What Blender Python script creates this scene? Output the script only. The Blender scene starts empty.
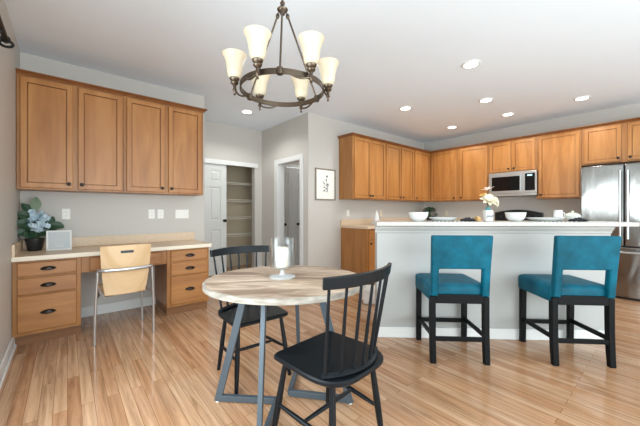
import bpy, bmesh, math, random
from mathutils import Vector, Matrix
random.seed(7)
S = bpy.context.scene
COL = S.collection
PI = math.pi
# ---------------------------------------------------------------- camera
F_PX, YAW, EYE = 299.26, math.radians(40.17), 1.17
cd = bpy.data.cameras.new('camera'); cam = bpy.data.objects.new('camera', cd); COL.objects.link(cam)
cam.location = (0, 0, EYE); cam.rotation_euler = (PI/2, 0, -YAW)
cd.sensor_width = 36; cd.lens = F_PX/640*36; cd.shift_y = (210.73-213)/640*-1*-1; cd.clip_start = .02
S.camera = cam
FW = Vector((math.sin(YAW), math.cos(YAW), 0)); RT = Vector((math.cos(YAW), -math.sin(YAW), 0))
def c2w(r, d, z=0): return RT*r + FW*d + Vector((0, 0, z))       # metres right of / ahead of the viewpoint
# ---------------------------------------------------------------- light
S.view_settings.view_transform = 'Standard'; S.view_settings.look = 'None'
S.view_settings.gamma = 1; S.view_settings.use_curve_mapping = False
S.view_settings.exposure = 0.15
wd = bpy.data.worlds.new('world'); S.world = wd; wd.use_nodes = True
wd.node_tree.nodes['Background'].inputs[0].default_value = (.84, .965, 1, 1)
wd.node_tree.nodes['Background'].inputs[1].default_value = 2.6
def area(name, loc, rot, sx, sy, e, col=(1, 1, 1)):
    l = bpy.data.lights.new(name, 'AREA'); l.shape = 'RECTANGLE'; l.size = sx; l.size_y = sy; l.energy = e; l.color = col
    o = bpy.data.objects.new(name, l); COL.objects.link(o); o.location = loc; o.rotation_euler = rot; return o
area('window_daylight', (-.62, 1.0, 1.1), (0, -PI/2+.65, 0), 1.5, 1.9, 78, (.83, .95, 1))
area('rear_fill', (1.1, -2.6, 1.0), (PI/2+.7, 0, 0), 3.2, 1.8, 110, (.83, .95, 1))  # fill added behind the viewpoint, tilted up to brighten the ceiling
# ---------------------------------------------------------------- materials
def lin(h):
    h = h.lstrip('#'); v = [int(h[i:i+2], 16)/255 for i in (0, 2, 4)]
    return tuple(x/12.92 if x <= .04045 else ((x+.055)/1.055)**2.4 for x in v) + (1,)
def base(name, rough=.5, metal=0, spec=.5):
    m = bpy.data.materials.new(name); m.use_nodes = True
    b = m.node_tree.nodes['Principled BSDF']
    b.inputs['Roughness'].default_value = rough; b.inputs['Metallic'].default_value = metal
    b.inputs['Specular IOR Level'].default_value = spec
    return m, m.node_tree, b
def coords(nt, scale, rot=(0, 0, 0)):
    tc = nt.nodes.new('ShaderNodeTexCoord'); mp = nt.nodes.new('ShaderNodeMapping')
    mp.inputs['Scale'].default_value = scale; mp.inputs['Rotation'].default_value = rot
    nt.links.new(tc.outputs['Object'], mp.inputs['Vector']); return mp.outputs['Vector']
def ramp(nt, fac, stops):
    r = nt.nodes.new('ShaderNodeValToRGB'); e = r.color_ramp.elements
    while len(e) < len(stops): e.new(.5)
    for k, (p, c) in enumerate(stops): e[k].position = p; e[k].color = lin(c)
    nt.links.new(fac, r.inputs[0]); return r.outputs[0]
def noise(nt, vec, scale, detail=4, rough=.5, dist=0):
    n = nt.nodes.new('ShaderNodeTexNoise'); n.inputs['Scale'].default_value = scale
    n.inputs['Detail'].default_value = detail; n.inputs['Roughness'].default_value = rough; n.inputs['Distortion'].default_value = dist
    nt.links.new(vec, n.inputs['Vector']); return n.outputs[0]
def bump(nt, b, fac, strength, dist=.002):
    u = nt.nodes.new('ShaderNodeBump'); u.inputs['Strength'].default_value = strength; u.inputs['Distance'].default_value = dist
    nt.links.new(fac, u.inputs['Height']); nt.links.new(u.outputs[0], b.inputs['Normal'])
def mix(nt, mode, fac, a, b_):
    n = nt.nodes.new('ShaderNodeMix'); n.data_type = 'RGBA'; n.blend_type = mode
    for s, v in ((n.inputs['Factor'], fac), (n.inputs[6], a), (n.inputs[7], b_)):
        if hasattr(v, 'links') or hasattr(v, 'is_linked'): nt.links.new(v, s)
        else: s.default_value = v
    return n.outputs[2]
def plain(name, c, rough=.5, metal=0, spec=.5, var=.06, vs=6, bmp=0):
    m, nt, b = base(name, rough, metal, spec)
    f = noise(nt, coords(nt, (1, 1, 1)), vs)
    L = lin(c)
    lo = tuple(x*(1-var) for x in L[:3])+(1,); hi = tuple(min(1, x*(1+var)) for x in L[:3])+(1,)
    nt.links.new(mix(nt, 'MIX', f, lo, hi), b.inputs['Base Color'])
    if bmp: bump(nt, b, noise(nt, coords(nt, (1, 1, 1)), 140), bmp)
    return m
def wood(name, dark, mid, light, scale, rough=.4, spec=.5, bmp=.05):
    m, nt, b = base(name, rough, 0, spec)
    f = noise(nt, coords(nt, scale), 1, 6, .6, .6)
    nt.links.new(ramp(nt, f, ((.28, dark), (.5, mid), (.74, light))), b.inputs['Base Color'])
    bump(nt, b, f, bmp); return m
M = {}
M['wall'] = plain('wall paint', '#c3bdb6', .55, var=.015, vs=2, bmp=.04)
M['island'] = plain('cool grey island paint', '#acaba8', .55, var=.012, vs=2, bmp=.04)
M['ceil'] = plain('ceiling paint', '#ecf3fb', .8, var=.01, bmp=.05)
M['white'] = plain('white trim paint', '#dddcda', .35, var=.012)
M['doorw'] = plain('white door paint', '#d2d1ce', .4, var=.012)
M['maple'] = wood('honey maple', '#965f2d', '#ab713a', '#ba834a', (9, 9, 1.1), .36)
M['maple_h'] = wood('honey maple, level grain', '#8f5a2d', '#a46d3a', '#b47f49', (1.1, 9, 9), .36)
M['oakbox'] = wood('maple frame', '#8a5829', '#9f6a36', '#ae7a43', (9, 9, 1.1), .38)
M['crown'] = wood('darker maple moulding', '#744420', '#85512a', '#955f34', (6, 6, 6), .4)
M['glaze'] = plain('darker brown in the panel groove', '#6b3f1c', .45, var=.1)  # darker brown on the groove faces of the door panels
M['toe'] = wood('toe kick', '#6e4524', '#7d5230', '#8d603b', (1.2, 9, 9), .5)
M['black'] = plain('black lacquer', '#0f1317', .38, spec=.22, var=.15)
M['blackwood'] = plain('black stained wood', '#07080a', .5, spec=.15, var=.2)
M['frame'] = plain('grey blue powder coat', '#485159', .45, .2, var=.08)
M['chrome'] = plain('brushed chrome', '#c7cacd', .28, .9, var=.05)
M['nickel'] = plain('brushed nickel', '#64574a', .34, .95, var=.12)
M['bronze'] = plain('dark bronze', '#2f2825', .38, .75, var=.2)
M['iron'] = plain('black iron', '#191716', .45, .5, var=.2)
M['plast'] = plain('white plastic', '#ece9e3', .4, var=.01)
M['almond'] = plain('almond plastic', '#d9cfb8', .4, var=.01)
M['dark'] = plain('black plastic', '#101113', .3, var=.2)
M['glassblack'] = plain('black glass', '#0c0d0f', .08, var=.2)
M['ceramic'] = plain('white glazed ceramic', '#d6d5d2', .18, var=.01)
M['wax'] = plain('ivory wax', '#cfc7b8', .5, var=.02)
M['cream'] = plain('cream petals', '#ddd1b4', .6, var=.08, vs=60)
M['yellow'] = plain('yellow petals', '#e2b548', .6, var=.15, vs=60)
M['pink'] = plain('pale pink petals', '#f3dfd6', .6, var=.08, vs=60)
M['blue'] = plain('pale blue petals', '#b9cedc', .6, var=.45, vs=50)
M['leaf'] = plain('dark green leaves', '#2f4a32', .5, var=.4, vs=30)
M['leaf2'] = plain('light green leaves', '#71856a', .5, var=.3, vs=30)
M['stem'] = plain('green stems', '#4d5a36', .6, var=.2)
M['pot'] = plain('black pot', '#1c1d20', .45, var=.2)
M['paper'] = plain('cream paper', '#efebe2', .7, var=.01)
M['ink'] = plain('grey ink', '#55565a', .7, var=.2)
M['board'] = plain('grey print', '#bcc1c3', .5, var=.04)
M['teal_dark'] = plain('teal glaze', '#4d8d93', .4, var=.1)
M['graywood'] = wood('weathered grey wood', '#6f6558', '#85796b', '#9a8f80', (4, 30, 30), .6)
M['ply'] = wood('blond plywood', '#c7a277', '#d2b18a', '#dcbf9c', (2, 30, 1.2), .35)
M['ringwood'] = wood('light wooden ring', '#b98d4e', '#caa163', '#d8b57c', (20, 20, 20), .5)
M['napkin'] = plain('black cloth', '#1a1b1d', .85, var=.3, vs=60)
M['wire'] = plain('white coated wire', '#cbc4b6', .4, var=.02)
M['closet'] = plain('closet wall paint', '#bfae95', .7, var=.02)
def leather():
    m, nt, b = base('teal leather', .5, 0, .15)
    v = coords(nt, (1, 1, 1)); f = noise(nt, v, 5, 6, .65)
    nt.links.new(ramp(nt, f, ((.3, '#013b49'), (.52, '#025164'), (.75, '#0a667d'))), b.inputs['Base Color'])
    bump(nt, b, noise(nt, v, 160, 2), .12, .001); return m
M['teal'] = leather()
def steel():
    m, nt, b = base('stainless steel', .2, 1)
    f = noise(nt, coords(nt, (60, 60, 1.0)), 1, 3)
    nt.links.new(ramp(nt, f, ((.2, '#868481'), (.8, '#8f8d8a'))), b.inputs['Base Color'])
    bump(nt, b, noise(nt, coords(nt, (3.2, 3.2, 1.3)), 1.5, 1, .5, .6), .28, .03); return m
M['steel'] = steel()
M['steel_bright'] = plain('bright stainless steel', '#c9c6c2', .3, .85, var=.03)
def laminate():
    m, nt, b = base('speckled beige laminate', .35)
    v = coords(nt, (1, 1, 1))
    f = noise(nt, v, 90, 3, .7)
    c = ramp(nt, f, ((.3, '#cbb092'), (.5, '#d5bb9e'), (.7, '#ddc6ab')))
    nt.links.new(c, b.inputs['Base Color']); return m
M['lam'] = laminate()
M['lam_edge'] = plain('pale laminate edge', '#e3d6c1', .35, var=.04, vs=60)
def bartop():
    m, nt, b = base('pale solid surface', .3)
    f = noise(nt, coords(nt, (1, 1, 1)), 120, 2)
    nt.links.new(ramp(nt, f, ((.3, '#b0aaa2'), (.5, '#bcb6ae'), (.7, '#c9c4bc'))), b.inputs['Base Color']); return m
M['bar'] = bartop()
def floor_mat():
    m, nt, b = base('oak strip floor', .3, 0, .45)
    v = coords(nt, (1, 1, 1), (0, 0, PI/2))
    br = nt.nodes.new('ShaderNodeTexBrick'); nt.links.new(v, br.inputs['Vector'])
    br.offset = .37; br.offset_frequency = 2; br.squash = 1
    for k, val in (('Scale', 1), ('Brick Width', 1.15), ('Row Height', .064), ('Mortar Size', .0012), ('Mortar Smooth', .2), ('Bias', 0)):
        br.inputs[k].default_value = val
    br.inputs['Color1'].default_value = lin('#bf906c'); br.inputs['Color2'].default_value = lin('#d4af8e'); br.inputs['Mortar'].default_value = lin('#8a5d3d')
    v2 = coords(nt, (26, 1.6, 1))
    off = nt.nodes.new('ShaderNodeVectorMath'); off.operation = 'MULTIPLY_ADD'
    nt.links.new(br.outputs['Color'], off.inputs[0]); off.inputs[1].default_value = (40, 40, 40); nt.links.new(v2, off.inputs[2])
    g = noise(nt, off.outputs[0], 1, 7, .62, 1.2)
    gc = ramp(nt, g, ((.25, '#7d6553'), (.5, '#d9d4cf'), (.75, '#ffffff')))
    c = mix(nt, 'MULTIPLY', .7, br.outputs['Color'], gc)
    wv = nt.nodes.new('ShaderNodeTexWave'); wv.wave_type = 'BANDS'; wv.bands_direction = 'X'
    for k, val in (('Scale', 1), ('Distortion', 7), ('Detail', 2.5), ('Detail Scale', .9), ('Detail Roughness', .5)): wv.inputs[k].default_value = val
    o2 = nt.nodes.new('ShaderNodeVectorMath'); o2.operation = 'MULTIPLY_ADD'
    nt.links.new(br.outputs['Color'], o2.inputs[0]); o2.inputs[1].default_value = (23, 31, 17); nt.links.new(coords(nt, (5.5, .55, 1)), o2.inputs[2])
    nt.links.new(o2.outputs[0], wv.inputs['Vector'])
    c = mix(nt, 'MULTIPLY', .2, c, ramp(nt, wv.outputs['Color'], ((.0, '#a5835f'), (.45, '#f4ece4'), (.8, '#ffffff'))))
    big = noise(nt, coords(nt, (1, 1, 1)), .8, 2)
    c2 = mix(nt, 'MULTIPLY', .3, c, ramp(nt, big, ((.3, '#e2cdb8'), (.7, '#ffffff'))))
    nt.links.new(c2, b.inputs['Base Color'])
    nt.links.new(ramp(nt, g, ((.2, '#707070'), (.8, '#4c4c4c'))), b.inputs['Roughness'])
    bump(nt, b, br.outputs['Fac'], -.25, .0015); return m
M['floor'] = floor_mat()
def tabletop_mat():
    m, nt, b = base('washed oak boards', .42)
    v = coords(nt, (1, 1, 1), (0, 0, math.radians(20)))
    br = nt.nodes.new('ShaderNodeTexBrick'); nt.links.new(v, br.inputs['Vector'])
    for k, val in (('Scale', 1), ('Brick Width', 3), ('Row Height', .115), ('Mortar Size', .0008), ('Bias', 0)): br.inputs[k].default_value = val
    br.inputs['Color1'].default_value = lin('#c0a890'); br.inputs['Color2'].default_value = lin('#d9c5b1'); br.inputs['Mortar'].default_value = lin('#77644f')
    g = noise(nt, coords(nt, (2.6, 20, 20), (0, 0, math.radians(20))), 1, 7, .6, 2.2)
    c = mix(nt, 'MULTIPLY', .7, br.outputs['Color'], ramp(nt, g, ((.3, '#6f5c4c'), (.5, '#c9bdb2'), (.68, '#ffffff'))))
    g2 = noise(nt, coords(nt, (2.0, 7, 7), (0, 0, math.radians(20))), 1, 3, .5, .8)
    c = mix(nt, 'MULTIPLY', .8, c, ramp(nt, g2, ((.38, '#9c8573'), (.56, '#ffffff'))))
    nt.links.new(c, b.inputs['Base Color']); bump(nt, b, g, .08); return m
M['tabletop'] = tabletop_mat()
def tableedge_mat():
    m, nt, b = base('whitewashed edge', .5)
    g = noise(nt, coords(nt, (14, 14, 40)), 1, 5)
    nt.links.new(ramp(nt, g, ((.3, '#746a5f'), (.55, '#928a80'), (.75, '#aca59c'))), b.inputs['Base Color']); return m
M['tableedge'] = tableedge_mat()
def glass(name):
    m = bpy.data.materials.new(name); m.use_nodes = True; nt = m.node_tree; nt.nodes.clear()
    out = nt.nodes.new('ShaderNodeOutputMaterial'); mx = nt.nodes.new('ShaderNodeMixShader')
    tr = nt.nodes.new('ShaderNodeBsdfTransparent'); gl = nt.nodes.new('ShaderNodeBsdfGlossy'); lw = nt.nodes.new('ShaderNodeLayerWeight')
    tr.inputs[0].default_value = (.985, .99, .99, 1); gl.inputs['Roughness'].default_value = .03; lw.inputs[0].default_value = .12
    nt.links.new(lw.outputs['Facing'], mx.inputs[0]); nt.links.new(tr.outputs[0], mx.inputs[1]); nt.links.new(gl.outputs[0], mx.inputs[2])
    nt.links.new(mx.outputs[0], out.inputs[0]); return m
M['glass'] = glass('clear glass')
def foot_glass():
    m = glass('thick pressed glass'); nt = m.node_tree
    out = nt.nodes['Material Output']; src = out.inputs[0].links[0].from_socket
    df = nt.nodes.new('ShaderNodeBsdfDiffuse'); df.inputs[0].default_value = (.8, .82, .82, 1)
    mx = nt.nodes.new('ShaderNodeMixShader'); mx.inputs[0].default_value = .3
    nt.links.new(src, mx.inputs[1]); nt.links.new(df.outputs[0], mx.inputs[2]); nt.links.new(mx.outputs[0], out.inputs[0]); return m
M['glass_foot'] = foot_glass()
def glow(name, c, e, rough=.4):
    m, nt, b = base(name, rough); b.inputs['Base Color'].default_value = lin(c)
    b.inputs['Emission Color'].default_value = lin(c); b.inputs['Emission Strength'].default_value = e; return m
M['shade'] = glow('lit frosted glass', '#cdbfa5', .05)
M['lamp'] = glow('downlight lens', '#fff6e8', 9)
M['led'] = glow('oven clock', '#9fd8e8', 1.2)
def mat_weave():
    m, nt, b = base('black and white woven mat', .8)
    ch = nt.nodes.new('ShaderNodeTexChecker'); ch.inputs['Scale'].default_value = 55
    nt.links.new(coords(nt, (1, 1, 1)), ch.inputs['Vector'])
    ch.inputs['Color1'].default_value = lin('#1b1b1d'); ch.inputs['Color2'].default_value = lin('#dddad4')
    nt.links.new(ch.outputs[0], b.inputs['Base Color']); return m
M['weave'] = mat_weave()
# ---------------------------------------------------------------- mesh helpers
class MB:
    def __init__(s): s.bm = bmesh.new()
    def face(s, vs):
        try: return s.bm.faces.new(vs)
        except ValueError: return None
    def hexa(s, p):                     # 8 points, bottom ring then top ring
        v = [s.bm.verts.new(q) for q in p]
        for f in ((3, 2, 1, 0), (4, 5, 6, 7), (0, 1, 5, 4), (1, 2, 6, 5), (2, 3, 7, 6), (3, 0, 4, 7)): s.face([v[i] for i in f])
        return s
    def box(s, x0, x1, y0, y1, z0, z1):
        x0, x1 = sorted((x0, x1)); y0, y1 = sorted((y0, y1)); z0, z1 = sorted((z0, z1))
        return s.hexa([(x0, y0, z0), (x1, y0, z0), (x1, y1, z0), (x0, y1, z0), (x0, y0, z1), (x1, y0, z1), (x1, y1, z1), (x0, y1, z1)])
    def rings(s, rs, cap0=True, cap1=True, closed=False):
        vv = [[s.bm.verts.new(p) for p in r] for r in rs]
        n = len(vv[0]); m = len(vv)
        for i in range(m if closed else m-1):
            a, b = vv[i], vv[(i+1) % m]
            for k in range(n): s.face((a[k], a[(k+1) % n], b[(k+1) % n], b[k]))
        if not closed:
            if cap0: s.face(vv[0][::-1])
            if cap1: s.face(vv[-1])
        return s
    def tube(s, pts, r, n=10, closed=False, squash=None):
        pts = [Vector(p) for p in pts]; rs = []
        m = len(pts); up0 = None
        for i, p in enumerate(pts):
            if closed: t = pts[(i+1) % m]-pts[i-1]
            else: t = pts[min(i+1, m-1)]-pts[max(i-1, 0)]
            t.normalize()
            if up0 is None: up0 = Vector((0, 0, 1)) if abs(t.z) < .9 else Vector((1, 0, 0))
            a = up0 - t*up0.dot(t)
            if a.length < 1e-4: a = t.orthogonal()
            a.normalize(); b = t.cross(a); up0 = a
            rr = r[i] if isinstance(r, (list, tuple)) else r
            sa, sb = (1, 1) if squash is None else squash
            rs.append([p+a*(rr*sa*math.cos(2*PI*k/n))+b*(rr*sb*math.sin(2*PI*k/n)) for k in range(n)])
        return s.rings(rs, closed=closed)
    def bar(s, p0, p1, w, h, up=(0, 0, 1)):      # rectangular bar: w across, h along up
        p0, p1, up = Vector(p0), Vector(p1), Vector(up)
        t = (p1-p0).normalized(); side = t.cross(up)
        if side.length < 1e-4: side = t.orthogonal()
        side.normalize(); u = side.cross(t).normalized()
        q = lambda p: [p-side*w/2-u*h/2, p+side*w/2-u*h/2, p+side*w/2+u*h/2, p-side*w/2+u*h/2]
        return s.rings([q(p0), q(p1)])
    def lathe(s, prof, c=(0, 0, 0), n=24, axis=(0, 0, 1), capped=True):
        c = Vector(c); ax = Vector(axis).normalized()
        a = ax.orthogonal().normalized(); b = ax.cross(a)
        rs = [[c+ax*z+a*(max(r, 1e-4)*math.cos(2*PI*k/n))+b*(max(r, 1e-4)*math.sin(2*PI*k/n)) for k in range(n)] for r, z in prof]
        return s.rings(rs, cap0=capped, cap1=capped)
    def prism(s, poly, z0, z1):
        return s.rings([[(x, y, z0) for x, y in poly], [(x, y, z1) for x, y in poly]])
    def inset(s, O, U, V, w, h, rings, back=True):      # nested rectangles (inset, height) out of the plane O,U,V
        O, U, V = Vector(O), Vector(U), Vector(V); N = U.cross(V)
        rs = []
        for i, t in rings:
            rs.append([O+U*i+V*i+N*t, O+U*(w-i)+V*i+N*t, O+U*(w-i)+V*(h-i)+N*t, O+U*i+V*(h-i)+N*t])
        return s.rings(rs, cap0=back)
    def ellipsoid(s, c, a, n=14, m=8):
        return s.lathe_xyz(c, a, n, m)
    def lathe_xyz(s, c, a, n, m):
        rs = []
        for j in range(m+1):
            t = -PI/2+PI*j/m
            rs.append([(c[0]+a[0]*max(math.cos(t), 1e-3)*math.cos(2*PI*k/n), c[1]+a[1]*max(math.cos(t), 1e-3)*math.sin(2*PI*k/n), c[2]+a[2]*math.sin(t)) for k in range(n)])
        return s.rings(rs)
    def leaf(s, p, d, L, W, curl=.15, up=(0, 0, 1)):
        p, d = Vector(p), Vector(d).normalized(); sd = d.cross(Vector(up))
        if sd.length < 1e-3: sd = d.orthogonal()
        sd.normalize(); nn = sd.cross(d).normalized()
        N = 6; top = []
        for lay in (0, .0012):
            top.append([])
            for i in range(N+1):
                t = i/N; w = W*.5*math.sin(PI*min(.98, t*.9+.06))**.8; q = p+d*(L*t)-nn*(curl*L*t*t)+nn*lay
                top[-1].append((q-sd*w+nn*w*.25, q, q+sd*w+nn*w*.25))
        for i in range(N):
            for k in (0, 1):
                A = [top[1][i][k], top[1][i][k+1], top[1][i+1][k+1], top[1][i+1][k]]
                B = [top[0][i][k], top[0][i][k+1], top[0][i+1][k+1], top[0][i+1][k]]
                s.face([s.bm.verts.new(x) for x in A]); s.face([s.bm.verts.new(x) for x in B[::-1]])
        return s
    def build(s, name, mat, parent=None, smooth=False, bevel=0, seg=2, mats=None):
        bmesh.ops.remove_doubles(s.bm, verts=s.bm.verts, dist=1e-6)
        bmesh.ops.recalc_face_normals(s.bm, faces=s.bm.faces)
        me = bpy.data.meshes.new(name); s.bm.to_mesh(me); s.bm.free()
        o = bpy.data.objects.new(name, me); COL.objects.link(o)
        me.materials.append(M[mat])
        for x in mats or (): me.materials.append(M[x])
        if smooth:
            for p in me.polygons: p.use_smooth = True
            try: me.set_sharp_from_angle(angle=math.radians(40))
            except Exception: pass
        if bevel:
            b = o.modifiers.new('bevel', 'BEVEL'); b.width = bevel; b.segments = seg; b.limit_method = 'ANGLE'; b.angle_limit = math.radians(35); b.harden_normals = False
            if seg > 2:
                for p in me.polygons: p.use_smooth = True
                try: me.set_sharp_from_angle(angle=math.radians(60))
                except Exception: pass
        if parent is not None:
            r = parent
            while r.parent is not None: r = r.parent
            o.parent = parent
            if r.get('_w'):
                if parent is r: o.matrix_parent_inverse = Matrix.Translation(r.location).inverted()
        return o
def thing(name, label, cat, loc=(0, 0, 0), rz=0, group=None, world=False):
    o = bpy.data.objects.new(name, None); COL.objects.link(o); o.empty_display_size = .1
    o.location = loc; o.rotation_euler = (0, 0, rz); o['label'] = label; o['category'] = cat
    if group: o['group'] = group
    if world: o['_w'] = 1          # parts are given in room coordinates
    return o
def tag(o, label, cat, group=None):
    o['label'] = label; o['category'] = cat
    if group: o['group'] = group
    return o
def struct(name, mb, mat, **k):
    o = mb.build(name, mat, **k); o['kind'] = 'structure'; return o
def dup(root, loc, rz, label, group=None):
    r = root.copy(); COL.objects.link(r); r.location = loc; r.rotation_euler = (0, 0, rz); r['label'] = label
    if group: r['group'] = group
    def rec(src, dst):
        for ch in list(src.children):
            c = ch.copy(); COL.objects.link(c); c.parent = dst; rec(ch, c)
    rec(root, r); return r
Z3 = Vector((0, 0, 1))
# ---------------------------------------------------------------- room shell
XL, YD, XD, YC, XW, YP, XK, CH = -.359, 4.195, 1.45, 5.274, 2.942, 3.776, 6.375, 2.746
struct('floor', MB().box(-.6, 6.6, -2.4, 6.3, -.1, 0), 'floor')
struct('ceiling', MB().box(-.6, 6.6, -2.4, 6.3, CH, CH+.1), 'ceil')
# left wall with a window opening beside the viewpoint
w = MB().box(XL-.14, XL, 2.15, YD+.12, 0, CH).box(XL-.14, XL, -.1, 2.15, 2.02, CH).box(XL-.14, XL, -.1, 2.15, 0, .42).box(XL-.14, XL, -2.4, -.1, 0, CH)
struct('wall_left', w, 'wall')
struct('wall_desk', MB().box(XL, XD, YD, YD+.12, 0, CH).box(XD-.12, XD, YD+.12, YC, 0, CH), 'wall')
struct('wall_closet', MB().box(XD-.12, 1.50, YC, YC+.12, 0, CH).box(1.50, 2.79, YC, YC+.12, 2.03, CH).box(2.79, XW+.02, YC, YC+.12, 0, CH), 'wall')
struct('wall_doorway', MB().box(XW, XW+.12, YP, 3.97, 0, CH).box(XW, XW+.12, 3.97, 4.67, 2.03, CH).box(XW, XW+.12, 4.67, YC+.12, 0, CH), 'wall')
struct('wall_picture', MB().box(XW+.12, XK, YP, YP+.12, 0, CH), 'wall')
struct('wall_kitchen', MB().box(XK, XK+.12, -2.4, YP+.12, 0, CH), 'wall')
struct('wall_closet_interior', MB().box(1.38, 3.60, 5.98, 6.08, 0, CH).box(1.38, 1.48, YC+.12, 5.98, 0, CH).box(3.50, 3.60, YC+.12, 5.98, 0, CH).box(XW+.02, 3.50, YC+.10, YC+.12, 0, CH), 'closet')
struct('wall_hall', MB().box(XW+.12, 4.6, 4.95, 5.07, 2.06, CH).box(3.86, 4.6, 4.95, 5.07, 0, 2.06).box(XW+.12, 3.02, 4.95, 5.07, 0, 2.06).box(4.6, 4.7, YP+.12, 5.07, 0, CH).box(3.02, 3.86, 5.3, 5.36, 0, 2.06), 'wall')
hl = bpy.data.lights.new('hall_fill', 'POINT'); hl.energy = 6; hl.shadow_soft_size = .12; hl.color = (1, .97, .93)  # unseen fill added to brighten the doors beyond the opening
ho = bpy.data.objects.new('hall_fill', hl); COL.objects.link(ho); ho.location = (4.1, 4.25, 2.3)
# baseboards
def bb(name, *boxes):
    m = MB()
    for b in boxes: m.box(*b)
    return struct(name, m, 'white', bevel=.004)
bb('baseboard_left', (XL, XL+.014, -2.4, 3.64, 0, .1), (XL+.014, XL+.026, -2.4, 3.64, 0, .025))
bb('baseboard_desk', (.10, .835, YD-.014, YD, 0, .11))
bb('baseboard_closet', (2.85, XW, YC-.014, YC, 0, .09))
bb('baseboard_doorway', (XW-.014, XW, 4.78, YC-.014, 0, .09), (XW-.014, XW, YP-.014, 3.89, 0, .09))
bb('baseboard_picture', (XW-.014, 3.65, YP-.014, YP, 0, .09))
# closet header and casing; doorway casing
struct('trim_1', MB().box(XD, 2.85, YC-.022, YC-.001, 2.005, 2.085), 'white', bevel=.003)
m = MB()
def arch(x0, x1, ya, yb, yc, yd, zi, zo):
    o_ = [(ya, 0), (ya, zo), (yd, zo), (yd, 0), (yc, 0), (yc, zi), (yb, zi), (yb, 0)]
    m.rings([[(x0, y, z) for y, z in o_], [(x1, y, z) for y, z in o_]])
arch(XW-.02, XW-.0005, 3.905, 3.985, 4.655, 4.775, 2.015, 2.10)
arch(XW-.0004, XW+.119, 3.9705, 3.989, 4.651, 4.6695, 2.011, 2.0295)
struct('trim_2', m, 'white', bevel=.003)
m = MB().box(2.96+.1, 3.92, 4.932, 4.949, 2.04, 2.10)
struct('trim_3', m, 'white', bevel=.003)
# window frame in the left wall (beside the viewpoint)
m = MB()
for z in (.42, 1.2, 1.97): m.box(XL-.1, XL-.05, -.1, 2.15, z, z+.05)
for y in (-.1, 1.0, 2.1): m.box(XL-.1, XL-.05, y, y+.05, .42, 2.02)
struct('window_1', m, 'white')
# six panel doors
def six_panel(mb, O, U, w, h, t):
    O, U = Vector(O), Vector(U); N = U.cross(Z3)
    def cell(u0, u1, v0, v1, rings):
        mb.inset(O+U*u0+Z3*v0, U, Z3, u1-u0, v1-v0, rings)
    st = .11 if w > .5 else .07; cw = (w-3*st)/2
    solid = ((0, 0), (0, t))
    for u in (0, st+cw, 2*(st+cw)): cell(u, u+st, 0, h, solid)
    rails = [(0, .22), (.82, .98), (1.58, 1.68), (h-.12, h)]
    for a, b in rails:
        for u in (st, 2*st+cw): cell(u, u+cw, a, b, solid)
    for a, b in ((.22, .82), (.98, 1.58), (1.68, h-.12)):
        for u in (st, 2*st+cw): cell(u, u+cw, a, b, ((0, .004), (0, t-.010), (.025, t-.012), (.045, t-.004)))
def knob(mb, c, N, r=.018, L=.028):
    mb.lathe([(r*.55, 0), (r*.4, L*.35), (r*.55, L*.5), (r, L*.65), (r*.95, L*.9), (r*.5, L)], c, 12, N)
def door_knob(parent, c, N):
    m = MB().lathe([(.026, 0), (.026, .006), (.01, .01), (.01, .03), (.024, .04), (.027, .055), (.018, .066)], c, 16, N)
    return m.build('door_knob', 'iron', parent, smooth=True)
m = MB(); six_panel(m, (1.502, YC+.055, .015), (1, 0, 0), .725, 2.0, .035)
d1 = struct('door_1', m, 'doorw'); door_knob(d1, (2.185, YC+.02, .99), (0, -1, 0))
m = MB(); six_panel(m, (1.48, YC+.1, .015), (1, 0, 0), .725, 2.0, .035); struct('door_2', m, 'doorw')
m = MB(); six_panel(m, (3.025, 4.985, .015), (1, 0, 0), .412, 2.02, .035)
d3 = struct('door_3', m, 'doorw'); door_knob(d3, (3.255, 4.95, .90), (0, -1, 0))
m = MB(); six_panel(m, (3.442, 4.985, .015), (1, 0, 0), .412, 2.02, .035)
d4 = struct('door_4', m, 'doorw'); door_knob(d4, (3.58, 4.95, .90), (0, -1, 0))
# closet wire shelves
for k, (z, wd_) in enumerate(((1.72, 'top'), (1.385, 'second'), (1.045, 'third'), (.70, 'fourth'), (.42, 'lowest'))):
    m = MB()
    for y in [5.56+.035*i for i in range(12)]: m.tube([(1.485, y, z), (3.495, y, z)], .0022, 6)
    for x in [1.5+.16*i for i in range(13)]: m.tube([(x, 5.55, z-.004), (x, 5.975, z-.004)], .003, 6)
    m.tube([(1.485, 5.555, z), (3.495, 5.555, z)], .006, 8); m.tube([(1.485, 5.555, z-.035), (3.495, 5.555, z-.035)], .006, 8)
    for x in [1.5+.04*i for i in range(50)]: m.tube([(x, 5.555, z), (x, 5.555, z-.035)], .002, 5)
    tag(m.build('wire_shelf', 'wire'), f'white wire shelf inside the open closet, {wd_} of five', 'shelf', 'wire closet shelves')
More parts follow.
